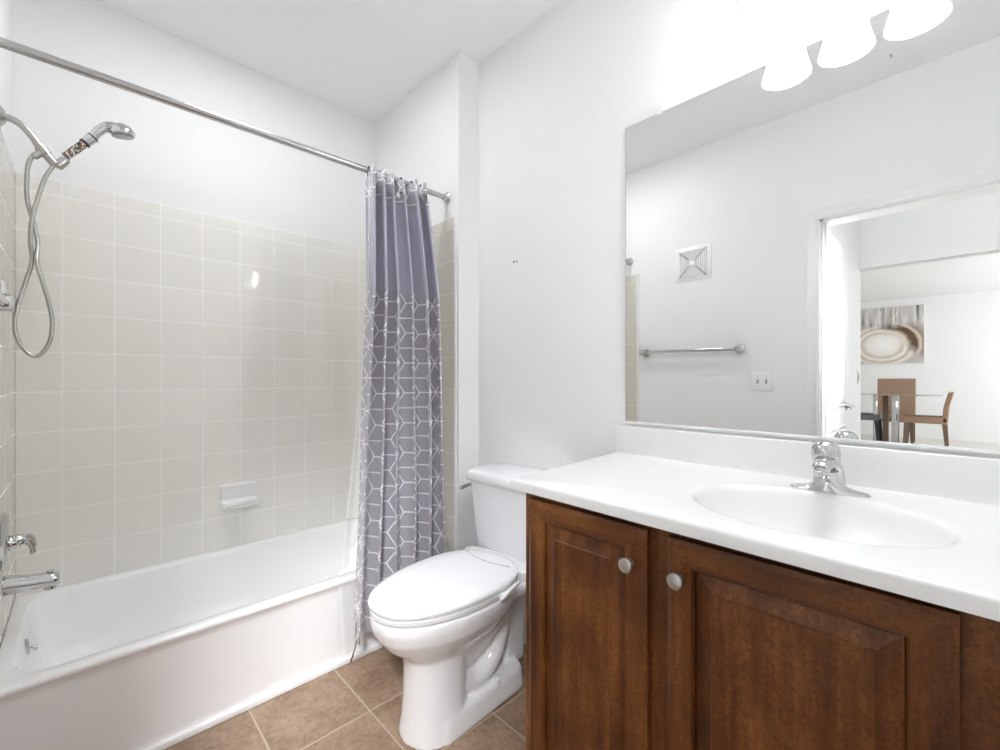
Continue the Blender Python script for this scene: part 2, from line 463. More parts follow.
# tile surround (glazed tiles set on the three tub walls)
TX, TZ0, TZ1 = 0.778, 0.335, 1.926
struct('wall_tile_back', G().box(0, 0.008, YS + .008, YE - .008, TZ0, TZ1, 0.002), M['tile_y'])
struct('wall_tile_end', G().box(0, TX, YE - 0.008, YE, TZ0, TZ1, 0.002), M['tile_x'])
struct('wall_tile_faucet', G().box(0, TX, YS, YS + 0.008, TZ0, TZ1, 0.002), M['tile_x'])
struct('trim_3', G().box(TX - .001, TX + .010, YE - 0.0085, YE, 0.0, TZ1, 0.002), M['ceramic'])
struct('trim_4', G().box(TX - .001, TX + .010, YS, YS + 0.0085, 0.0, TZ1, 0.002), M['ceramic'])

# ------------------------------------------------------------------ bathtub
def bathtub():
    t = thing('bathtub', 'long white alcove bathtub with a plain apron in front of the tiled walls', 'bathtub', (0, 0, 0))
    zr = 0.351; x0, x1, y0, y1 = 0.009, 0.722, YS + 0.009, YE - 0.009
    def ring(ax0, ax1, ay0, ay1, r, z): return [(x, y, z) for x, y in rrect(ax0, ax1, ay0, ay1, r, 10)]
    rings = [ring(x0, 0.700, y0, y1, 0.003, 0.0),
             ring(x0, 0.700, y0, y1, 0.003, 0.30),
             ring(x0, 0.703, y0, y1, 0.003, 0.318),
             ring(x0, 0.716, y0, y1, 0.004, 0.330),
             ring(x0, 0.7215, y0, y1, 0.005, 0.338),
             ring(x0, 0.722, y0, y1, 0.006, 0.344),
             ring(x0, 0.717, y0, y1, 0.007, 0.350),
             ring(x0 + .004, 0.708, y0 + .004, y1 - .004, 0.01, zr + .001),
             ring(0.060, 0.672, y0 + 0.032, y1 - 0.040, 0.10, zr),
             ring(0.064, 0.668, y0 + 0.036, y1 - 0.044, 0.10, zr - 0.003),
             ring(0.070, 0.663, y0 + 0.042, y1 - 0.052, 0.10, zr - 0.014),
             ring(0.078, 0.657, y0 + 0.05, y1 - 0.07, 0.10, zr - 0.06),
             ring(0.100, 0.640, y0 + 0.08, y1 - 0.14, 0.11, 0.16),
             ring(0.120, 0.620, y0 + 0.11, y1 - 0.20, 0.12, 0.095),
             ring(0.150, 0.590, y0 + 0.15, y1 - 0.25, 0.12, 0.075),
             ring(0.200, 0.540, y0 + 0.21, y1 - 0.33, 0.10, 0.070)]
    g = G().loft(rings); g.build('tub_shell', M['acrylic'], t, sharp=50)
    G().box(0.698, 0.716, y0, y1, 0.0, 0.022, 0.004).build('apron_foot', M['acrylic'], t)
    # overflow plate with a little trip lever, on the faucet end of the basin
    oc = Vector((0.36, y0 + 0.049, 0.296)); ax = Vector((0, 0.98, 0.15))
    ov = G().lathe([(0.0, -0.006), (0.026, -0.006), (0.026, 0.003), (0.021, 0.008), (0.0, 0.010)], oc, ax).build('overflow_plate', M['chrome'], t)
    G().tube([oc + Vector((0, .010, 0)), oc + Vector((0.003, .018, -.004)), oc + Vector((0.006, .022, -.014))], [.005, .004, .004]).build('trip_lever', M['chrome'], ov)
    return t
bathtub()

# soap dish on the tiled long wall
def soap_dish(name, cx, cy, cz, facing, w, h, label, wall_label):
    """built facing +x, then turned"""
    t = thing(name, label, 'soap dish', (cx, cy, cz), facing)
    def run(prof, hw, ends):
        g = G(); n_ = 8; rings = []
        cz = sum(p[1] for p in prof) / len(prof)
        for k in range(2 * n_ + 1):                 # rounded at both ends of the width
            f = k / n_ - 1; q = min(1.0, (1 - abs(f)) * 6)
            e = 1 - ends * (1 - math.sqrt(max(0, 1 - (1 - q) ** 2)))
            rings.append([(px * (0.55 + 0.45 * e), f * hw, cz + (pz - cz) * e) for px, pz in prof])
        # refine the end caps
        return g.loft(rings)
    hw = w / 2
    run([(0, .5 * h), (0.014, .5 * h), (0.020, .47 * h), (0.021, .42 * h), (0.021, -.05 * h), (0.020, -.12 * h), (0, -.12 * h)], hw, 0.16).build('back_plate', M['ceramic'], t, sharp=60)
    run([(0, -.10 * h), (0.021, -.10 * h), (0.026, -.21 * h), (0.040, -.26 * h), (0.054, -.24 * h), (0.060, -.16 * h), (0.067, -.15 * h), (0.070, -.22 * h), (0.067, -.33 * h), (0.055, -.42 * h), (0.030, -.48 * h), (0, -.5 * h)], hw, 0.16).build('tray', M['ceramic'], t, sharp=60)
    return t
soap_dish('soap_dish', 0.008, -0.858, 0.592, 0, 0.150, 0.118, 'white ceramic soap dish on the long tiled wall above the tub', '')
# corner dish on the end wall, half behind the curtain
t = thing('soap_dish', 'narrow white ceramic holder on the tub end wall, half hidden by the curtain', 'soap dish', (0.585, YE - 0.008, 1.667), R(-90))
G().box(0, 0.010, -0.045, 0.045, -0.07, 0.07, 0.005, 3).build('back_plate', M['ceramic'], t)
G().loft([[(0.008, -0.042, -0.062), (0.008, 0.042, -0.062), (0.008, 0.042, 0.055), (0.008, -0.042, 0.055)],
          [(0.040, -0.036, -0.045), (0.040, 0.036, -0.045), (0.040, 0.036, 0.040), (0.040, -0.036, 0.040)]]).build('holder_cup', M['ceramic'], t)

# small chrome hook / dish at the left edge of the faucet wall
t = thing('corner_shelf', 'small white shelf with a metal rail on the faucet wall beside the hose', 'shelf', (0.36, YS + 0.008, 1.43))
G().box(-0.075, 0.075, 0, 0.006, -0.02, 0.03, 0.002).build('back_plate', M['ceramic'], t)
G().box(-0.075, 0.075, 0, 0.020, -0.016, -0.011, 0.002).build('rail', M['steel'], t)

# ------------------------------------------------------------------ shower
SX = 0.36
t = thing('hand_shower', 'chrome hand shower with a clear handle of mineral beads, on its arm', 'hand shower', (SX, YS, 1.97))
def S_(y, z, x=SX): return Vector((x, y, z)) - Vector((SX, YS, 1.97))
G().lathe([(0.0, -0.002), (0.030, -0.002), (0.030, 0.004), (0.020, 0.012), (0.012, 0.014), (0, 0.014)], S_(YS, 1.982), (0, 1, 0)).build('wall_flange', M['nickel'], t)
G().tube(bez([S_(-1.600, 1.980), S_(-1.578, 1.982), S_(-1.554, 1.972), S_(-1.530, 1.944), S_(-1.515, 1.918)], 8), 0.0105).build('shower_arm', M['nickel'], t)
G().tube([S_(-1.520, 1.928), S_(-1.513, 1.916), S_(-1.512, 1.915), S_(-1.498, 1.895), S_(-1.497, 1.894), S_(-1.476, 1.868)],
         [.0115, .0115, .016, .017, .013, .013], 18).build('diverter', M['nickel'], t)
G().tube([S_(-1.476, 1.872), S_(-1.470, 1.868), S_(-1.455, 1.890), S_(-1.452, 1.896)], [.011, .0145, .0145, .013]).build('holder', M['nickel'], t)
A_, B_ = S_(-1.452, 1.905), S_(-1.392, 1.985)
hd = G().tube([A_ + (B_ - A_) * k for k in (0.0, 0.04, .74, .76)], [.0135, .0125, .0125, .015], 20).build('bead_handle', M['beads'], t)
tag(hd, 'clear handle section packed with brown and white mineral beads')
def L(k): return A_ + (B_ - A_) * k
G().tube([L(.76), L(.78), L(.80), L(1.08), L(1.09), L(1.14)], [.0135, .0135, .0155, .0165, .0145, .0145], 20).build('handle_collar', M['chrome'], t)
G().tube([L(.755), L(.785)], .0162, 20).build('seal_ring', M['black'], t)
G().tube([L(1.09), L(1.12)], .0170, 20).build('seal_ring', M['black'], t)
G().tube(bez([L(1.1), S_(-1.372, 2.020), S_(-1.350, 2.044), S_(-1.325, 2.052)], 6), [.0145] * 6 + [.0155] * 6 + [.017] * 7, 20).build('neck', M['chrome'], t)
hc = S_(-1.308, 2.040); ha = Vector((0.10, -0.18, 1)).normalized()
G().lathe([(0.0, 0.030), (0.016, 0.028), (0.030, 0.018), (0.037, 0.004), (0.0385, -0.004), (0.036, -0.010), (0.031, -0.011), (0, -0.011)], hc, ha, 36).build('spray_head', M['chrome'], t)
G().lathe([(0.0, 0.0), (0.030, 0.0), (0.030, -0.003), (0.0, -0.004)], hc - ha * 0.0115, ha, 32).build('spray_face', simple('grey_spray_face', srgb(190, 190, 188), 0.4), t)
# hose: a twisted loop hanging from the diverter
hz = thing('shower_hose', 'flexible steel shower hose hanging in a long twisted loop', 'hose', (SX, YS, 1.9))
def H_(y, z, x=SX): return Vector((x, y, z)) - Vector((SX, YS, 1.9))
hp = [H_(-1.519, 1.885, .365), H_(-1.533, 1.868, .362), H_(-1.541, 1.82, .360), H_(-1.541, 1.74, .356), H_(-1.527, 1.665, .352), H_(-1.518, 1.60, .354), H_(-1.519, 1.54, .366),
      H_(-1.505, 1.47, .370), H_(-1.492, 1.41, .366), H_(-1.484, 1.345, .360), H_(-1.492, 1.275, .358), H_(-1.520, 1.232, .358), H_(-1.552, 1.262, .356), H_(-1.568, 1.32, .355),
      H_(-1.562, 1.39, .354), H_(-1.545, 1.47, .352), H_(-1.530, 1.54, .353), H_(-1.533, 1.60, .368), H_(-1.530, 1.665, .370), H_(-1.518, 1.74, .364), H_(-1.500, 1.82, .358), H_(-1.478, 1.872, .360)]
def mat_hose():
    n = NT('steel_hose'); n.set(Base_Color=(0.52, 0.52, 0.50, 1), Roughness=0.25, Metallic=1.0)
    s = n.sep(n.pos()); w = n.m_('SINE', n.m_('MULTIPLY', s[2], 2400.0)); n.bump(w, 0.25, 0.0006); return n.m
G().tube(bez(hp, 8), 0.0062, 12).build('hose_tube', mat_hose(), hz)
G().tube([H_(-1.506, 1.900, .365), H_(-1.520, 1.884, .365), H_(-1.527, 1.876, .364)], [.008, .0105, .009]).build('hose_nut', M['nickel'], hz)

# mixing valve and tub spout
t = thing('shower_valve', 'round chrome valve plate with a curved lever, on the faucet wall', 'faucet', (SX, YS, 0.65))
G().lathe([(0.0, 0.006), (0.085, 0.006), (0.088, 0.009), (0.080, 0.016), (0.045, 0.022), (0.0, 0.024)], (0, 0, 0), (0, 1, 0), 40).build('valve_plate', M['chrome'], t)
G().lathe([(0.0, 0.02), (0.024, 0.02), (0.022, 0.034), (0.019, 0.040), (0.0, 0.040)], (0, 0, -.012), (0, 1, 0), 28).build('valve_stem', M['chrome'], t)
G().tube(bez([(0, 0.028, -0.010), (0, 0.045, -0.004), (0.0, 0.062, -0.010), (0.002, 0.072, -0.030), (0.003, 0.073, -0.058)], 8),
         [.021] * 6 + [.020, .019, .018, .017, .016, .015, .014] * 2 + [.013, .012, .011, .0105, .010, .0095, .009, .0085, .008, .0085, .009, .0085, .006], 20).build('lever', M['chrome'], t)
t = thing('tub_spout', 'straight chrome tub spout with a diverter pin on top', 'faucet', (SX, YS, 0.50))
rg = []
for y, w_, h_, zc_ in ((0.008, .029, .031, .012), (0.02, .0285, .0305, .012), (0.05, .027, .027, .007), (0.09, .026, .025, .003), (0.115, .026, .025, .000), (0.128, .025, .024, -.001), (0.133, .021, .020, -.001)):
    rg.append([(w_ * math.cos(2 * math.pi * k / 28), y, zc_ - 0.004 + h_ * math.sin(2 * math.pi * k / 28)) for k in range(28)])
G().loft(rg).build('spout_body', M['chrome'], t)
G().lathe([(0.0, -0.032), (0.015, -0.032), (0.0175, -0.029), (0.016, -0.004), (0, -.004)], (0, 0.112, -0.002), (0, 0, 1), 24).build('spout_outlet', M['chrome'], t)
G().lathe([(0.0, 0.010), (0.004, 0.010), (0.004, 0.022), (0.009, 0.024), (0.009, 0.029), (0.0, 0.030)], (0, 0.112, -0.002), (0, 0, 1), 18).build('diverter_pin', M['chrome'], t)

# ------------------------------------------------------------------ rod, hooks, curtain, liner
RX, RZ = 0.713, 2.034
t = thing('curtain_rod', 'long brushed steel shower rod across the top of the tub opening', 'shower rod', (RX, YE, RZ))
G().tube([(0, -0.003, 0), (0, YS - YE + .003, 0)], 0.0125, 24).build('rod_tube', M['steel'], t)
G().lathe([(0, .0), (0.027, 0.0), (0.027, 0.006), (0.018, 0.012), (0.015, 0.028), (0, 0.028)], (0, 0, 0), (0, -1, 0)).build('rod_flange', M['chrome'], t)
G().lathe([(0, .0), (0.027, 0.0), (0.027, 0.006), (0.018, 0.012), (0.015, 0.028), (0, 0.028)], (0, YS - YE, 0), (0, 1, 0)).build('rod_flange', M['chrome'], t)

# cloth path: pleats along the rod. s in 0..1 -> (x, y); amplitude and span grow downwards
NP = 5.5
def cloth_xy(s, z):
    k = (2.0 - z) / 1.9                       # 0 at the top, 1 at the hem
    k = max(0.0, min(1.0, k))
    ya = -0.555 - 0.105 * k ** 0.9            # left edge drifts outward
    yb = -0.280 + 0.092 * k ** 0.7
    s2 = s + 0.012 * math.sin(s * 9 + 1.5)
    y = ya + (yb - ya) * s2
    amp = 0.047 + 0.012 * math.sin(3.1 * s * 8 / 3 + 0.6) + 0.006 * k
    ph = 2 * math.pi * NP * s + 0.35 * math.sin(2.2 * k + 5 * s)
    x = RX + 0.014 + 0.052 * min(1.0, k * 4) + amp * math.sin(ph)
    y += 0.014 * math.sin(2 * ph + 0.5) + 0.006 * math.sin(9 * k + 12 * s) * k
    x += 0.006 * math.sin(6 * k + 8 * s) * k
    return x, y
def sheet(name, fxy, zs, ns, mat, parent, hem=None, thick=0.0012):
    vs, fs, uvs = [], [], []
    # arc length measured half way down, shared by every row
    al = [0.0]
    for i in range(1, ns + 1):
        a = fxy((i - 1) / ns, 1.2); b = fxy(i / ns, 1.2); al.append(al[-1] + math.hypot(a[0] - b[0], a[1] - b[1]))
    for j, z in enumerate(zs):
        for i in range(ns + 1):
            s = i / ns
            zz = z if hem is None else z + hem(s, j / (len(zs) - 1))
            x, y = fxy(s, zz); vs.append((x, y, zz)); uvs.append((al[i], zz))
    for j in range(len(zs) - 1):
        for i in range(ns):
            a = j * (ns + 1) + i; fs.append((a, a + 1, a + ns + 2, a + ns + 1))
    me = bpy.data.meshes.new(name); me.from_pydata(vs, [], fs)
    ul = me.uv_layers.new(name='UVMap')
    for p in me.polygons:
        for li in p.loop_indices: ul.data[li].uv = uvs[me.loops[li].vertex_index]
    o = link(name, me, mat, parent, True)
    if thick:
        md = o.modifiers.new('thickness', 'SOLIDIFY'); md.thickness = thick; md.offset = 0
    return o
zs = [2.034 - 1.921 * k / 70 for k in range(71)]
def hem(s, k): return (0.016 * math.sin(2 * math.pi * NP * s + 0.4) * (1 if k < 0.02 else 0)) * 0 + 0.028 * k ** 8 * math.sin(7 * s + 1)
cur = sheet('shower_curtain', cloth_xy, zs, 360, M['curtain'], None, hem)
tag(cur, 'grey shower curtain with white geometric lines and a plain lavender band, gathered beside the toilet', 'shower curtain')
# dark loose tie string at the curtain's lower corner
x_, y_ = cloth_xy(0.0, 0.12)
st = G().tube(bez([(x_ + .004, y_ + 0.004, 0.20), (x_ + .006, y_ + .006, 0.14), (x_ + .004, y_, 0.10), (x_ + .004, y_ - 0.012, 0.07), (x_ + .002, y_ - .016, 0.055)], 6), 0.0028, 8).build('hem_strap', M['black'], cur)
# liner, partly wrapped round the outside of the curtain's edge
def liner_xy(s, z):
    k = max(0.0, min(1.0, (2.0 - z) / 1.9))
    ya = -0.565 - 0.185 * k ** 1.3; yb = -0.545 - 0.050 * k
    if k > 0.85: ya += (k - 0.85) * 0.35
    y = ya + (yb - ya) * s
    x = RX + 0.040 + 0.060 * min(1, k * 3) + (0.014 * math.sin(2 * math.pi * 1.6 * s + 0.8) + 0.012 * s) + 0.005 * math.sin(5 * k + 4 * s)
    return x, y
zl = [1.985 - 1.885 * k / 50 for k in range(51)]
ln_ = sheet('shower_liner', liner_xy, zl, 48, M['liner'], None, None, 0.0)
tag(ln_, 'translucent white vinyl liner hanging at the tub edge of the curtain', 'shower liner')

hook0 = None
for i in range(6):
    y = -0.535 + i * 0.052 + random.uniform(-.004, .004)
    if hook0 is None:
        h = thing('curtain_hook', 'small black curtain hook looped over the shower rod', 'hook', (RX, y, RZ), 0, 'black hooks on the shower rod')
        g = G(); g.tube([(0.0195 * math.cos(R(a)), 0, -0.004 + 0.0195 * math.sin(R(a))) for a in range(-60, 241, 15)], 0.003, 8)
        g.tube(bez([(0.0097, 0, -0.021), (0.004, 0, -0.034), (0.0, 0, -0.046), (0.006, 0, -0.052), (0.012, 0, -0.044)], 5), 0.0026, 8)
        g.build('hook_ring', M['black'], h); hook0 = h
    else:
        h = hook0.copy(); COL.objects.link(h); h.location = (RX, y, RZ)
        for ch in hook0.children:
            c = ch.copy(); c.parent = h; COL.objects.link(c)
    h.rotation_euler = (0, 0, R(random.uniform(-25, 25)))

# ------------------------------------------------------------------ toilet
def egg(yf, yb, hw, z, n=40, cx=0.0, sq=2.15, taper=0.9):
    """egg outline: rounded front at yf, squarer back at yb"""
    out = []; ym = yb - (yb - yf) * 0.42
    for k in range(n):
        a = 2 * math.pi * k / n; c, s = math.cos(a), math.sin(a)
        if s >= 0:   # back half
            x = hw * math.copysign(abs(c) ** (2 / 2.45), c); y = ym + (yb - ym) * abs(s) ** (2 / 2.45)
        else:
            x = hw * math.copysign(abs(c) ** (2 / sq), c); y = ym - (ym - yf) * abs(s) ** (2 / sq)
        out.append((cx + x, y, z))
    return out
def toilet():
    t = thing('toilet', 'white two-piece toilet with closed lid between tub and vanity', 'toilet', (1.174, 0, 0), R(3.4))
    # ---- bowl: one ceramic body grown by voxel remesh from lofted volumes
    g = G()
    g.loft([egg(-0.672, -0.44, 0.112, 0.000), egg(-0.671, -0.44, 0.111, 0.012), egg(-0.664, -0.45, 0.103, 0.05), egg(-0.658, -0.455, 0.097, 0.12), egg(-0.656, -0.455, 0.095, 0.20),
            egg(-0.660, -0.44, 0.096, 0.262), egg(-0.695, -0.34, 0.122, 0.290), egg(-0.732, -0.29, 0.150, 0.322), egg(-0.760, -0.25, 0.173, 0.360), egg(-0.772, -0.23, 0.183, 0.395), egg(-0.772, -0.22, 0.184, 0.418), egg(-0.766, -0.22, 0.180, 0.426)])
    # low plinth running back to the wall
    g.loft([[(x, y, z) for x, y in rrect(-w, w, -0.60, -0.195, 0.035, 6)] for w, z in ((0.113, 0), (0.112, 0.01), (0.107, 0.045), (0.103, 0.068), (0.094, 0.078))])
    # rear deck carrying the tank
    g.loft([[(x, y, z) for x, y in rrect(-w, w, yf, -0.030 if z > .35 else -0.12, 0.03, 6)] for w, yf, z in ((0.050, -0.25, 0.05), (0.052, -0.25, 0.20), (0.07, -0.26, 0.31), (0.150, -0.30, 0.375), (0.174, -0.34, 0.398), (0.176, -0.34, 0.426))])
    # hanging bowl underside
    g.loft([egg(-0.60, -0.36, 0.040, 0.14), egg(-0.62, -0.30, 0.070, 0.20), egg(-0.66, -0.26, 0.105, 0.26), egg(-0.68, -0.23, 0.140, 0.32)])
    # trapway: S bend that shows on the side
    tr = bez([(0.0, -0.48, 0.12), (0.0, -0.42, 0.098), (0.0, -0.36, 0.108), (0.0, -0.305, 0.155), (0.0, -0.275, 0.225), (0.0, -0.262, 0.30), (0.0, -0.255, 0.36), (0, -0.25, 0.39)], 6)
    rings = []
    for i, p in enumerate(tr):
        d = (tr[min(i + 1, len(tr) - 1)] - tr[max(i - 1, 0)]).normalized(); b = Vector((1, 0, 0)); a = d.cross(b)
        rings.append([p + a * 0.045 * math.cos(2 * math.pi * k / 20) + b * 0.082 * math.sin(2 * math.pi * k / 20) for k in range(20)])
    g.loft(rings)
    b = g.build('bowl', M['porcelain'], t)
    rm = b.modifiers.new('fuse', 'REMESH'); rm.mode = 'VOXEL'; rm.voxel_size = 0.0055; rm.use_smooth_shade = True
    sm = b.modifiers.new('soften', 'SMOOTH'); sm.factor = 0.5; sm.iterations = 9
    # bolt caps
    for s in (1, -1):
        G().lathe([(0.0155, 0.0), (0.0155, 0.012), (0.013, 0.021), (0.006, 0.026), (0, 0.027)], (s * 0.091, -0.345, 0.070), (s * 0.15, 0, 1), 24).build('bolt_cap', M['plastic'], t)
    # ---- seat base and lid of the bidet seat
    def oval(yf, yb, hw, z): return egg(yf, yb, hw * 0.975, z, 64, 0, 2.1)
    G().loft([oval(-0.764, -0.235, 0.175, 0.424), oval(-0.766, -0.235, 0.177, 0.431), oval(-0.775, -0.23, 0.186, 0.433), oval(-0.776, -0.225, 0.187, 0.445), oval(-0.768, -0.225, 0.180, 0.448), oval(-0.764, -0.225, 0.177, 0.452)]).build('seat_ring', M['porcelain'], t)
    li = G().loft([oval(-0.768, -0.230, 0.180, 0.4515), oval(-0.779, -0.222, 0.189, 0.4545), oval(-0.781, -0.222, 0.191, 0.464), oval(-0.776, -0.226, 0.187, 0.470),
                   oval(-0.755, -0.24, 0.170, 0.475), oval(-0.70, -0.28, 0.125, 0.4785), oval(-0.6, -0.36, 0.06, 0.480)]).build('seat_lid', M['porcelain'], t, sharp=50)
    # hinge housing of the seat with its curved seam
    G().loft([oval(-0.30, -0.195, 0.178, 0.428), oval(-0.30, -0.190, 0.180, 0.45), oval(-0.30, -0.192, 0.178, 0.458)]).build('hinge_housing', M['porcelain'], t)
    G().tube(bez([(-0.125, -0.262, 0.4765), (-0.115, -0.295, 0.4778), (-0.06, -0.318, 0.4790), (0.0, -0.325, 0.4795), (0.06, -0.318, 0.4790), (0.115, -0.295, 0.4778)], 8), 0.0012, 6).build('lid_seam', simple('seam_grey', srgb(170, 172, 176), 0.5), li)
    # control tab on the right side
    g = G(); g.box(0.176, 0.200, -0.425, -0.350, 0.432, 0.450, 0.007, 3); kn = g.build('control_arm', M['plastic'], t)
    G().tube(bez([(0.195, -0.435, 0.436), (0.200, -0.42, 0.444), (0.200, -0.395, 0.454), (0.198, -0.355, 0.462), (0.192, -0.330, 0.462)], 6),
             [.003, .004, .005, .006, .0065, .007, .007, .0075, .0075, .0075, .0075, .0075, .0075, .0075, .0075, .0075, .0075, .0075, .007, .007, .006, .006, .005, .004, .003]).build('control_knob', M['plastic'], kn)
    # ---- tank
    def tk(hw, yf, z, bow=0.014, yb=-0.022, r=0.03):
        out = []
        for x, y in rrect(-hw, hw, yf, yb, r, 6):
            if y < (yf + yb) / 2: y -= bow * (1 - (x / hw) ** 2)
            out.append((x, y, z))
        return out
    G().loft([tk(0.188, -0.185, 0.4285), tk(0.192, -0.190, 0.436), tk(0.200, -0.200, 0.56), tk(0.212, -0.212, 0.728), tk(0.212, -0.212, 0.734)]).build('tank', M['porcelain'], t, sharp=50)
    def lid(o, z):
        pts = []
        for x, y in rrect(-0.228 - o, 0.228 + o, -0.224 - o, -0.012 + o * .3, 0.042, 10):
            if y < -0.1: y -= 0.024 * (1 - (x / 0.235) ** 2)
            pts.append((x, y, z))
        return pts
    G().loft([lid(-0.012, 0.733), lid(-0.002, 0.736), lid(0.002, 0.744), lid(0.002, 0.762), lid(-0.002, 0.769), lid(-0.010, 0.774), lid(-0.022, 0.776)]).build('tank_lid', M['porcelain'], t, sharp=60)
    # lever on the tank's left side
    lv = G().lathe([(0.0, 0.0), (0.016, 0.0), (0.014, 0.008), (0.0, 0.010)], (-0.212, -0.150, 0.700), (-1, 0, 0), 20).build('flush_lever', M['chrome'], t)
    G().tube(bez([(-0.220, -0.150, 0.700), (-0.232, -0.165, 0.699), (-0.236, -0.20, 0.696), (-0.234, -0.232, 0.692)], 5), [.006] * 5 + [.007] * 5 + [.0085] * 5 + [.008]).build('lever_grip', M['chrome'], lv)
    G().box(-0.10, 0.10, -0.19, -0.10, 0.420, 0.430, 0.002).build('tank_gasket', M['dark'], t)
    for c in t.children:
        if c.name.split('.')[0] in ('tank', 'tank_lid', 'flush_lever', 'tank_gasket'):
            c.location = (0.014, 0, 0); c.rotation_euler = (0, 0, R(-2.0))
    return t
toilet()
# supply valve with hoses on the wall behind the toilet
t = thing('supply_valve', 'small chrome water valve with dark braided hoses behind the toilet', 'valve', (1.40, 0, 0.18))
G().lathe([(0.0, 0.0), (0.028, 0.0), (0.024, 0.006), (0.009, 0.008), (0.009, 0.05), (0.0, 0.05)], (0, 0, 0), (0, -1, 0), 24).build('escutcheon', M['chrome'], t)
G().lathe([(0.0, 0.0), (0.011, 0.0), (0.011, 0.03), (0.018, 0.032), (0.018, 0.044), (0, 0.046)], (0, -0.035, 0), (0, -1, 0), 20, 1.0, 0.7).build('valve_handle', M['chrome'], t)
G().tube(bez([(0, -0.05, 0.005), (-0.02, -0.06, 0.05), (-0.08, -0.09, 0.07), (-0.12, -0.075, 0.02), (-0.10, -0.05, -0.05), (-0.03, -0.05, -0.08), (0.01, -0.06, -0.02), (-0.02, -0.075, 0.12), (-0.06, -0.08, 0.2), (-0.085, -0.09, 0.25)], 8), 0.0065, 10).build('supply_hose', M['rubber'], t)

# ------------------------------------------------------------------ vanity cabinet
FY = -0.560      # face frame plane
DY = -0.580      # door face plane
CX0, CX1 = 1.636, 2.93
def door_part(parent, x0, x1, z0, z1, name='cabinet_door'):
    """raised-panel door as one part with its panel and rails as sub-parts"""
    sw = 0.052
    def prof_ring(o, y): return [(x0 + o, y, z0 + o), (x1 - o, y, z0 + o), (x1 - o, y, z1 - o), (x0 + o, y, z1 - o)]
    # stiles (upright) with the edge profile
    def quad_strip(a, b, c, d): return [a, b, c, d]
    e = 0.009
    g = G()
    # left and right stiles
    g.loft([[(x0, FY, z0), (x0, DY + 0.005, z0), (x0 + e, DY, z0 + e), (x0 + sw - 0.004, DY, z0 + sw - 0.004), (x0 + sw, DY + 0.007, z0 + sw), (x0 + sw, FY, z0 + sw)],
            [(x0, FY, z1), (x0, DY + 0.005, z1), (x0 + e, DY, z1 - e), (x0 + sw - 0.004, DY, z1 - sw + 0.004), (x0 + sw, DY + 0.007, z1 - sw), (x0 + sw, FY, z1 - sw)]])
    g.loft([[(x1, FY, z0), (x1, DY + 0.005, z0), (x1 - e, DY, z0 + e), (x1 - sw + 0.004, DY, z0 + sw - 0.004), (x1 - sw, DY + 0.007, z0 + sw), (x1 - sw, FY, z0 + sw)],
            [(x1, FY, z1), (x1, DY + 0.005, z1), (x1 - e, DY, z1 - e), (x1 - sw + 0.004, DY, z1 - sw + 0.004), (x1 - sw, DY + 0.007, z1 - sw), (x1 - sw, FY, z1 - sw)]])
    d = g.build(name, M['wood_v'], parent, smooth=False)
    for za, zb, sg in ((z1, z1 - sw, -1), (z0, z0 + sw, 1)):
        g = G(); g.loft([[(x0, FY, za), (x0, DY + 0.005, za), (x0 + e, DY, za + sg * e), (x0 + sw - 0.004, DY, zb - sg * 0.004), (x0 + sw, DY + 0.007, zb), (x0 + sw, FY, zb)],
                [(x1, FY, za), (x1, DY + 0.005, za), (x1 - e, DY, za + sg * e), (x1 - sw + 0.004, DY, zb - sg * 0.004), (x1 - sw, DY + 0.007, zb), (x1 - sw, FY, zb)]])
        g.build('door_rail', M['wood_h'], d, smooth=False)
    # raised panel
    a0, a1, c0, c1 = x0 + sw + .0015, x1 - sw - .0015, z0 + sw + .0015, z1 - sw - .0015; bw = 0.030
    def pr(o, y): return [(a0 + o, y, c0 + o), (a1 - o, y, c0 + o), (a1 - o, y, c1 - o), (a0 + o, y, c1 - o)]
    G().loft([pr(0, FY + .002), pr(0, DY + 0.012), pr(0.003, DY + 0.0115), pr(bw, DY + 0.0035), pr(bw + 0.0015, DY + 0.0015)]).build('door_panel', M['wood_v'], d, smooth=False)
    return d
def knob(parent, x, z):
    G().lathe([(0.0, 0.0), (0.0085, 0.0), (0.0075, 0.003), (0.0055, 0.007), (0.0055, 0.013), (0.0105, 0.016), (0.0150, 0.0195), (0.0158, 0.023), (0.0140, 0.0262), (0.008, 0.0285), (0.0, 0.029)],
              (x, DY, z), (0, -1, 0), 32).build('knob', M['nickel'], parent)
v = thing('vanity_cabinet', 'brown stained wood bathroom vanity cabinet with raised-panel doors and round nickel knobs', 'cabinet', (0, 0, 0))
G().box(CX0, CX0 + 0.016, FY + 0.019, -0.004, 0.0, 0.866).box(CX1 - 0.016, CX1, FY + 0.019, -0.004, 0.0, 0.866).box(CX0 + .016, CX1 - .016, FY + .02, -0.004, 0.10, 0.116).box(CX0 + .016, CX1 - .016, -0.02, -0.004, .116, .6) \
    .build('cabinet_box', M['wood_v'], v, smooth=False)
G().box(CX0 + 0.016, CX1 - .016, FY + 0.075, FY + 0.090, 0.0, 0.10).build('toe_kick', M['wood_h'], v, smooth=False)
for a, b in ((CX0, 1.700), (1.950, 2.066), (2.392, 2.540), (2.86, CX1)):
    G().box(a, b, FY, FY + 0.019, 0.10, 0.870).build('frame_stile', M['wood_v'], v, smooth=False)
for a, b in ((1.700, 1.950), (2.066, 2.392), (2.540, 2.86)):
    for c_, d_ in ((0.815, 0.870), (0.10, 0.165)):
        G().box(a, b, FY + .0003, FY + 0.0187, c_, d_).build('frame_rail', M['wood_h'], v, smooth=False)
d1 = door_part(v, 1.661, 1.987, 0.135, 0.852); knob(d1, 1.953, 0.776)
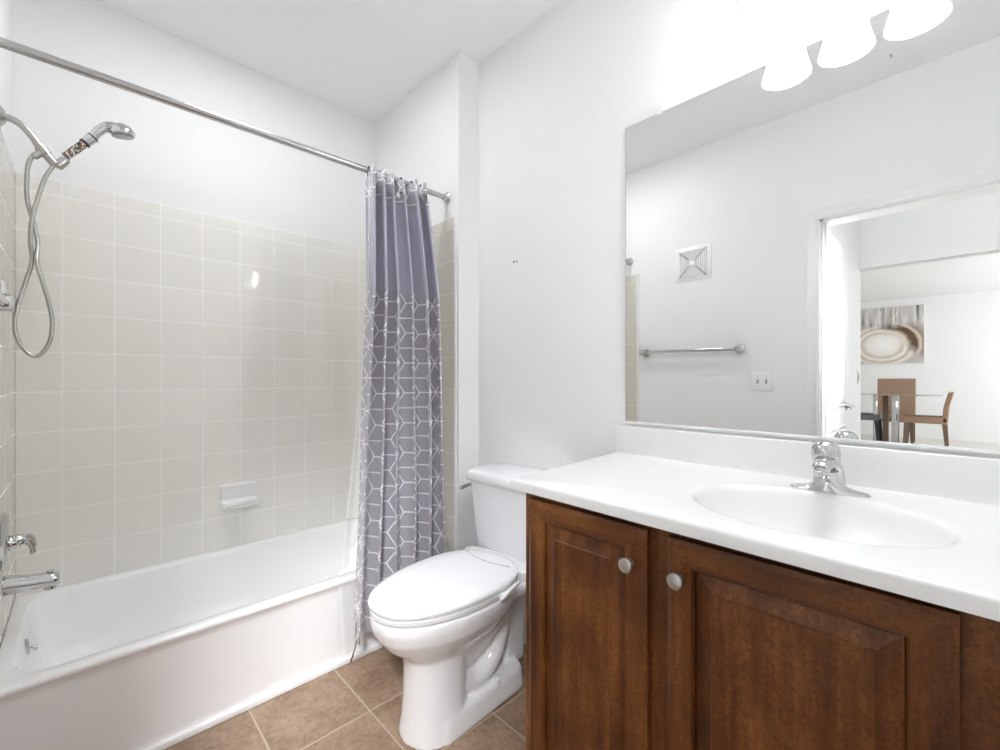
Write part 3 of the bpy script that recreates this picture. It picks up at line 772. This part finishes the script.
d2 = door_part(v, 2.030, 2.428, 0.135, 0.850); knob(d2, 2.057, 0.778)
d3 = door_part(v, 2.52, 2.90, 0.135, 0.850); knob(d3, 2.865, 0.778)

# ------------------------------------------------------------------ countertop with integral oval basin
def countertop():
    t = thing('countertop', 'white cultured marble vanity top with an oval basin moulded in', 'countertop', (0, 0, 0))
    zt, zb = 0.895, 0.868
    BL, FL, FR, BR = (1.571, -0.001), (1.603, -0.585), (2.945, -0.622), (2.945, -0.001)
    c = Vector((2.210, -0.338)); a_, b_ = 0.214, 0.172
    def hitpoly(ang, poly):
        d = Vector((math.cos(ang), math.sin(ang))); best = None
        for p, q in zip(poly, poly[1:] + poly[:1]):
            p = Vector(p); q = Vector(q); e = q - p
            den = d.x * e.y - d.y * e.x
            if abs(den) < 1e-9: continue
            w = p - c; s = (w.x * e.y - w.y * e.x) / den; u = (w.x * d.y - w.y * d.x) / den
            if s > 0 and -1e-6 <= u <= 1 + 1e-6: best = s if best is None else min(best, s)
        return c + d * best
    poly = [BL, FL, FR, BR]
    angs = sorted([2 * math.pi * k / 144 for k in range(144)] + [math.atan2(p[1] - c.y, p[0] - c.x) % (2 * math.pi) for p in poly])
    outer = [hitpoly(a, poly) for a in angs]
    def inset(p, o):   # move the front and left edges inward
        q = Vector(p)
        q.x = q.x + o if abs(q.x - 1.587) < 0.05 and q.x < 1.61 else q.x
        if q.y < -0.56: q.y += o
        return q
    def ell(s, z): return [(c.x + a_ * s * math.cos(a), c.y + b_ * s * math.sin(a), z) for a in angs]
    # elliptical rings want the true polar angle so they line up with the outer ring
    def ell(s, z, ds=0.0):
        out = []
        for a in angs:
            r = 1 / math.sqrt((math.cos(a) / (a_ * s)) ** 2 + (math.sin(a) / (b_ * s)) ** 2)
            out.append((c.x + r * math.cos(a), c.y + r * math.sin(a), z))
        return out
    rings = [[(p.x, p.y, zb) for p in outer], [(p.x, p.y, zt - 0.007) for p in outer],
             [(*inset(p, 0.0015), zt - 0.0035) for p in outer], [(*inset(p, 0.004), zt - 0.001) for p in outer], [(*inset(p, 0.009), zt) for p in outer],
             ell(1.10, zt), ell(1.05, zt - 0.0008), ell(1.02, zt - 0.003), ell(1.0, zt - 0.0075), ell(0.975, zt - 0.016), ell(0.94, zt - 0.032), ell(0.89, zt - 0.052), ell(0.80, zt - 0.078), ell(0.66, zt - 0.103),
             ell(0.48, zt - 0.122), ell(0.28, zt - 0.134), ell(0.12, zt - 0.138)]
    g = G().loft(rings, False, True); g.build('counter_slab', M['cultured'], t, sharp=60)
    G().box(1.572, 2.945, -0.021, -0.001, zt - 0.002, 0.992, 0.003, 3).build('backsplash', M['cultured'], t)
    G().lathe([(0, .0), (0.020, 0.0), (0.021, 0.003), (0.014, 0.004), (0.0, 0.001)], (c.x, c.y, zt - 0.1375), (0, 0, 1), 28).build('drain_ring', M['chrome'], t)
countertop()

# ------------------------------------------------------------------ basin faucet
def basin_faucet():
    t = thing('basin_faucet', 'chrome single-handle basin faucet with flared base on the white vanity top', 'faucet', (2.213, -0.128, 0.895))
    # flared base plate
    g = G(); rings = []
    for k in range(33):
        s = k / 32 * 2 - 1; x = 0.078 * s
        w = 0.027 * math.sqrt(max(0.0, 1 - abs(s) ** 3.2)) + 0.001
        h = 0.006 + 0.012 * math.exp(-(x / 0.035) ** 2) + 0.03 * math.exp(-(x / 0.024) ** 2)
        h *= min(1, math.sqrt(max(0, 1 - s * s)) * 1.6 + 0.1)
        rings.append([(x, w * math.cos(math.pi * j / 12), 0.0 + h * math.sin(math.pi * j / 12) ** 0.8) for j in range(13)] + [(x, -w, 0.0), (x, w, 0)][:0])
    g.loft(rings); g.build('base_plate', M['chrome'], t)
    # body sweeping up and forward into the spout
    path = bez([(0, 0.006, 0.0), (0, 0.004, 0.036), (0, -0.006, 0.058), (0, -0.028, 0.070), (0, -0.052, 0.071), (0, -0.074, 0.067), (0, -0.084, 0.062)], 6)
    n = len(path); rings = []
    for i, p in enumerate(path):
        f = i / (n - 1)
        d = (path[min(i + 1, n - 1)] - path[max(i - 1, 0)]).normalized(); b = Vector((1, 0, 0)); a = d.cross(b)
        w = 0.034 * (1 - f) ** 1.2 + 0.0165 * (1 - (1 - f) ** 1.2) ; h = 0.024 * (1 - f) + 0.011 * f
        rings.append([p + a * h * math.cos(2 * math.pi * k / 28) + b * w * math.sin(2 * math.pi * k / 28) for k in range(28)])
    g = G().loft(rings); g.build('spout', M['chrome'], t)
    G().lathe([(0.0, -0.010), (0.012, -0.010), (0.0145, -0.008), (0.0150, 0.0), (0.013, 0.008), (0.0, 0.010)], (0, -0.079, 0.060), (0, -0.10, 1), 28).build('aerator', M['chrome'], t)
    # domed handle
    hb = G().lathe([(0.0, 0.0), (0.024, 0.0), (0.0245, 0.006), (0.022, 0.009), (0, .009)], (0, -0.008, 0.066), (0, -0.12, 1), 32).build('handle_collar', M['chrome'], t)
    G().lathe([(0.0, 0.008), (0.0235, 0.008), (0.0265, 0.014), (0.0275, 0.024), (0.0265, 0.035), (0.0225, 0.045), (0.015, 0.052), (0.007, 0.055), (0.0, 0.056)], (-0.003, -0.010, 0.066), (0, -0.14, 1), 36, 1.06, 1.15).build('handle', M['chrome'], hb)
basin_faucet()

# ------------------------------------------------------------------ mirror and its clips
t = thing('wall_mirror', 'large frameless wall mirror above the vanity top', 'mirror', (1.606, -0.001, 1.005))
G().box(0, 1.32, -0.0045, 0, 0, 1.0475).build('mirror_backing', M['mirror_edge'], t, smooth=False)
G().box(0.0015, 1.3185, -0.0055, -0.0045, 0.0015, 1.046).build('mirror_glass', M['mirror'], t, smooth=False)
ch = G().box(0, 1.32, -0.008, -0.0056, -0.004, 0.004, 0.0008).build('bottom_channel', M['plastic'], t)
for i, x in enumerate((1.732, 2.62)):
    c_ = G().box(-0.010, 0.010, -0.010, -0.0056, -0.012, 0.020, 0.002).lathe([(0, 0), (0.004, 0), (0.003, .002), (0, .002)], (0, -.010, .008), (0, -1, 0), 12)
    o = c_.build('mirror_clip', M['plastic'], None); o.location = (x, 0, 2.057)
    tag(o, 'small pale plastic clip holding the top edge of the wall mirror' if i == 0 else 'pale plastic clip on the mirror top edge beyond the vanity light', 'clip')

# ------------------------------------------------------------------ vanity light
def vanity_light():
    t = thing('vanity_light', 'three-shade vanity light with glowing white glass bells above the mirror', 'light fixture', (2.21, 0, 2.227))
    G().box(-0.23, 0.23, -0.028, 0, -0.04, 0.04, 0.010, 3).build('mounting_bar', M['nickel'], t)
    for x in (-0.142, 0.0, 0.142):
        G().tube(bez([(x, -0.02, 0.0), (x, -0.07, 0.012), (x, -0.125, 0.0), (x, -0.135, -0.030)], 5), 0.007, 12).build('arm', M['nickel'], t)
        sh = G().lathe([(0.026, -0.030), (0.036, -0.034), (0.044, -0.055), (0.047, -0.085), (0.051, -0.115), (0.057, -0.140), (0.0625, -0.160),
                   (0.0595, -0.160), (0.054, -0.139), (0.048, -0.114), (0.044, -0.085), (0.041, -0.057), (0.033, -0.038), (0.0, -0.036)], (x, -0.135, 0), (0, 0, 1), 40)
        sh.build('lamp_shade', M['shade'], t)
        point('vanity_bulb', (2.21 + x, -0.135, 2.227 - 0.135), BULB_W, 0.024, (0.95, 0.975, 1.0))
vanity_light()

# ------------------------------------------------------------------ things on the rear wall (seen in the mirror)
t = thing('towel_bar', 'straight chrome towel bar on the rear wall beside the tub', 'towel bar', (0.832, YS, 1.342))
for x in (0.012, 0.649):
    G().box(x - 0.024, x + 0.024, 0, 0.008, -0.026, 0.026, 0.003).box(x - 0.017, x + 0.017, 0.006, 0.066, -0.018, 0.018, 0.004).build('bracket', M['chrome'], t)
G().tube([(0.012, 0.05, 0), (0.649, 0.05, 0)], 0.012, 16).build('bar', M['chrome'], t)

t = thing('switch_plate', 'white double light switch plate on the rear wall below the towel bar', 'light switch', (1.599, YS, 1.138))
G().box(-0.058, 0.058, 0, 0.006, -0.057, 0.057, 0.003, 3).build('plate', M['plastic'], t)
for x in (-0.023, 0.023):
    G().box(x - 0.006, x + 0.006, 0.005, 0.0095, -0.013, 0.013, 0.0015).box(x - .0035, x + .0035, 0.008, 0.018, 0.001, 0.009, 0.001).build('toggle', M['toggle'], t)
    for z in (-0.03, 0.03):
        G().lathe([(0, 0), (0.0032, 0), (0.0025, .0015), (0, .0015)], (x, 0.0055, z), (0, 1, 0), 10).build('screw', M['nickel'], t)

t = thing('exhaust_vent', 'square white ceiling-style exhaust vent of nested louvres, high on the rear wall', 'vent', (1.183, YS, 1.933))
g = G(); s = 0.122
g.box(-s, s, 0, 0.006, -s * 0.93, s * .93, 0.003); g.build('vent_frame', M['plastic'], t)
g = G()
for k, q in enumerate((0.090, 0.078, 0.066, 0.054, 0.042, 0.030)):
    for (x0, x1, z0, z1) in ((-q, q, q - .008, q), (-q, q, -q, -q + .008), (-q, -q + .008, -q, q), (q - .008, q, -q, q)):
        g.box(x0, x1, 0.007, 0.013 - k * .0003, z0, z1)
g.box(-0.019, 0.019, 0.007, 0.014, -0.019, 0.019, 0.002); g.build('louvres', M['plastic'], t)
G().box(-0.092, 0.092, 0.0055, 0.0075, -0.092, 0.092).build('vent_shadow', simple('vent_shadow_grey', srgb(205, 205, 206), 0.7), t)  # flat grey sheet: the shade between the louvres put in as colour

# small anchor holes and a ceiling hook
for i, (x, z) in enumerate(((1.045, 1.683), (1.062, 1.682))):
    o = G().lathe([(0, 0), (0.0045, 0.0), (0.004, 0.0015), (0.0, 0.001)], (0, 0, 0), (0, -1, 0), 12).build('wall_anchor', M['dark'] if i == 0 else M['grey_chair'], None)
    o.location = (x, 0, z); tag(o, ('tiny dark screw hole in the white wall above the toilet' if i == 0 else 'tiny grey plastic anchor right beside the dark screw hole above the toilet'), 'wall anchor')
t = thing('ceiling_hook', 'tiny metal hook in the ceiling reflected under the vanity light', 'hook', (2.2, -1.395, H))
G().lathe([(0, 0), (0.006, 0), (0.004, .003), (0, .003)], (0, 0, 0), (0, 0, -1), 14).build('hook_base', M['nickel'], t)
G().tube(bez([(0, 0, 0), (0, 0, -.010), (.004, 0, -.015), (0.006, 0, -.010)], 4), 0.0014, 8).build('hook_wire', M['nickel'], t)

# ------------------------------------------------------------------ bathroom door, opened into the hall
def bath_door():
    t = thing('door_1', None, None, (DX0 + 0.0, -1.722, 0.008)); t['kind'] = 'structure'
    w, h, th = 0.75, 2.02, 0.035
    # leaf lies along -y; visible face at x = 0 .. faces +x
    G().box(-th, 0, -w, 0, 0, h, 0.002).build('door_leaf', M['trim'], t, smooth=False)
    def arch(y0, y1, z0, z1, rise):
        pts = [(y0, z0), (y1, z0), (y1, z1)]
        for k in range(1, 12):
            f = k / 12; pts.append((y1 + (y0 - y1) * f, z1 + rise * math.sin(math.pi * f) ** 1.3))
        pts.append((y0, z1)); return pts
    for z0, z1, rise in ((0.96, 1.78, 0.09), (0.22, 0.84, 0.0)):
        for y0, y1 in ((-0.36, -0.11), (-0.64, -0.40)):
            po = arch(y0, y1, z0, z1, rise)
            cy = (y0 + y1) / 2; cz = (z0 + z1) / 2
            def sc(p, o): 
                return (cy + (p[0] - cy) * (1 - 2 * o / (y1 - y0)), cz + (p[1] - cz) * (1 - 2 * o / (z1 - z0)))
            rings = []
            for o_, x_ in ((0, 0.0), (0.006, 0.006), (0.014, 0.006), (0.022, -0.001), (0.030, 0.003), (0.045, 0.006)):
                rings.append([(x_, *sc(p, o_)) for p in po])
            G().loft(rings).build('door_moulding', M['trim'], t, smooth=False)
    hd = G().lathe([(0, 0), (0.027, 0), (0.025, .006), (0.010, 0.010), (0.009, 0.040), (0, .040)], (0, -w + 0.06, 0.955), (1, 0, 0), 24).build('door_handle', M['nickel'], t)
    G().tube(bez([(0.038, -w + 0.06, 0.955), (0.044, -w + 0.09, 0.957), (0.040, -w + 0.165, 0.950)], 5), [.009] * 6 + [.008] * 5, 12).build('lever_grip', M['nickel'], hd)
    for z in (0.20, 0.94, 1.78):
        G().box(-0.002, 0.006, -0.004, 0.085, z, z + 0.09, 0.001).tube([(0.004, 0.003, z), (0.004, 0.003, z + 0.09)], 0.006, 10).build('hinge', M['nickel'], t)
bath_door()
t = thing('strike_plate', 'small metal plate on the hallway corner beyond the open door', 'plate', (HX, -3.45, 1.16))
G().box(0, 0.004, -0.02, 0.02, -0.06, 0.06, 0.001).build('plate', M['nickel'], t)
G().box(0.004, 0.006, -0.012, 0.012, -0.03, 0.03, 0.0005).build('latch_hole', M['dark'], t)

# ------------------------------------------------------------------ dining corner seen through the doorway
t = thing('wall_painting', 'square abstract painting of pale swirls and dark vertical strokes on the dining wall', 'painting', (0.75, -10.3, 1.44))
G().box(0, 1.203, 0, 0.035, 0, 1.115, 0.003).build('canvas', M['canvas_edge'], t)
G().box(0.004, 1.199, 0.0352, 0.037, 0.004, 1.111).build('painted_face', M['painting'], t, smooth=False)

def dining_chair(name, label, loc, rz, seat_z, back_z, leather, legm, w=0.46, d=0.48):
    """faces +y; seat, backrest, four legs"""
    t = thing(name, label, 'chair', loc, rz, None)
    G().box(-w / 2, w / 2, -d / 2, d / 2, seat_z - 0.10, seat_z, 0.018, 3).build('seat', leather, t)
    g = G(); th = 0.06
    rings = [[(sx, -d / 2 - yy + (th if q else 0), z) for sx, q in ((-w / 2, 0), (w / 2, 0), (w / 2, 1), (-w / 2, 1))] for z, yy in ((seat_z - 0.08, 0.0), (seat_z + 0.15, 0.015), (back_z - 0.02, 0.06), (back_z, 0.065))]
    g.loft(rings); b = g.build('backrest', leather, t, smooth=False)
    bv = b.modifiers.new('soft', 'BEVEL'); bv.width = 0.012; bv.segments = 3
    for sx in (-1, 1):
        for sy in (-1, 1):
            x, y = sx * (w / 2 - 0.035), sy * (d / 2 - 0.035)
            G().loft([[(x + sx * 0.01 + a * .016, y + sy * 0.03 + b_ * .016, 0) for a, b_ in ((-1, -1), (1, -1), (1, 1), (-1, 1))],
                      [(x + a * .026, y + b_ * .026, seat_z - 0.09) for a, b_ in ((-1, -1), (1, -1), (1, 1), (-1, 1))]]).build('leg', legm, t, smooth=False)
    return t
dining_chair('dining_chair', 'tan upholstered dining chair seen from the side, right of the glass table', (2.06, -8.0, 0.0), R(90), 0.57, 0.94, M['leather'], M['chair_leg'])
dining_chair('dining_chair', 'tan dining chair with a tall back behind the glass table, below the painting', (1.62, -9.15, 0), R(0), 0.48, 1.14, M['leather'], M['chair_leg'], 0.52)
dining_chair('dining_chair', 'grey dining chair at the doorway edge, partly cut off by the wall corner', (1.27, -8.3, 0), R(-90), 0.55, 1.02, M['grey_chair'], M['dark'])
t = thing('dining_table', 'glass-topped dining table with metal and wood uprights between the tan chairs', 'table', (1.75, -8.15, 0))
G().box(-0.60, 0.50, -0.5, 0.5, 0.880, 0.892, 0.004).build('glass_top', M['glass'], t)
G().box(-0.20, -0.13, -0.05, 0.05, 0.02, 0.878, 0.003).build('post', M['chair_leg'], t)
G().box(-0.09, 0.0, -0.05, 0.05, 0.02, 0.878, 0.003).build('post', M['chrome'], t)
G().box(-0.32, -0.26, -0.05, 0.05, 0.02, 0.878, 0.003).build('post', M['chrome'], t)
G().box(-0.5, 0.2, -0.25, 0.25, 0.0, 0.02, 0.004).build('foot_plate', M['dark'], t)
rg_ = G().box(1.95, 2.7, -9.0, -8.42, 0.0, 0.010, 0.003).build('dining_rug', M['rug'], None)
tag(rg_, 'small blue rug on the pale floor beside the tan side-on dining chair', 'rug')
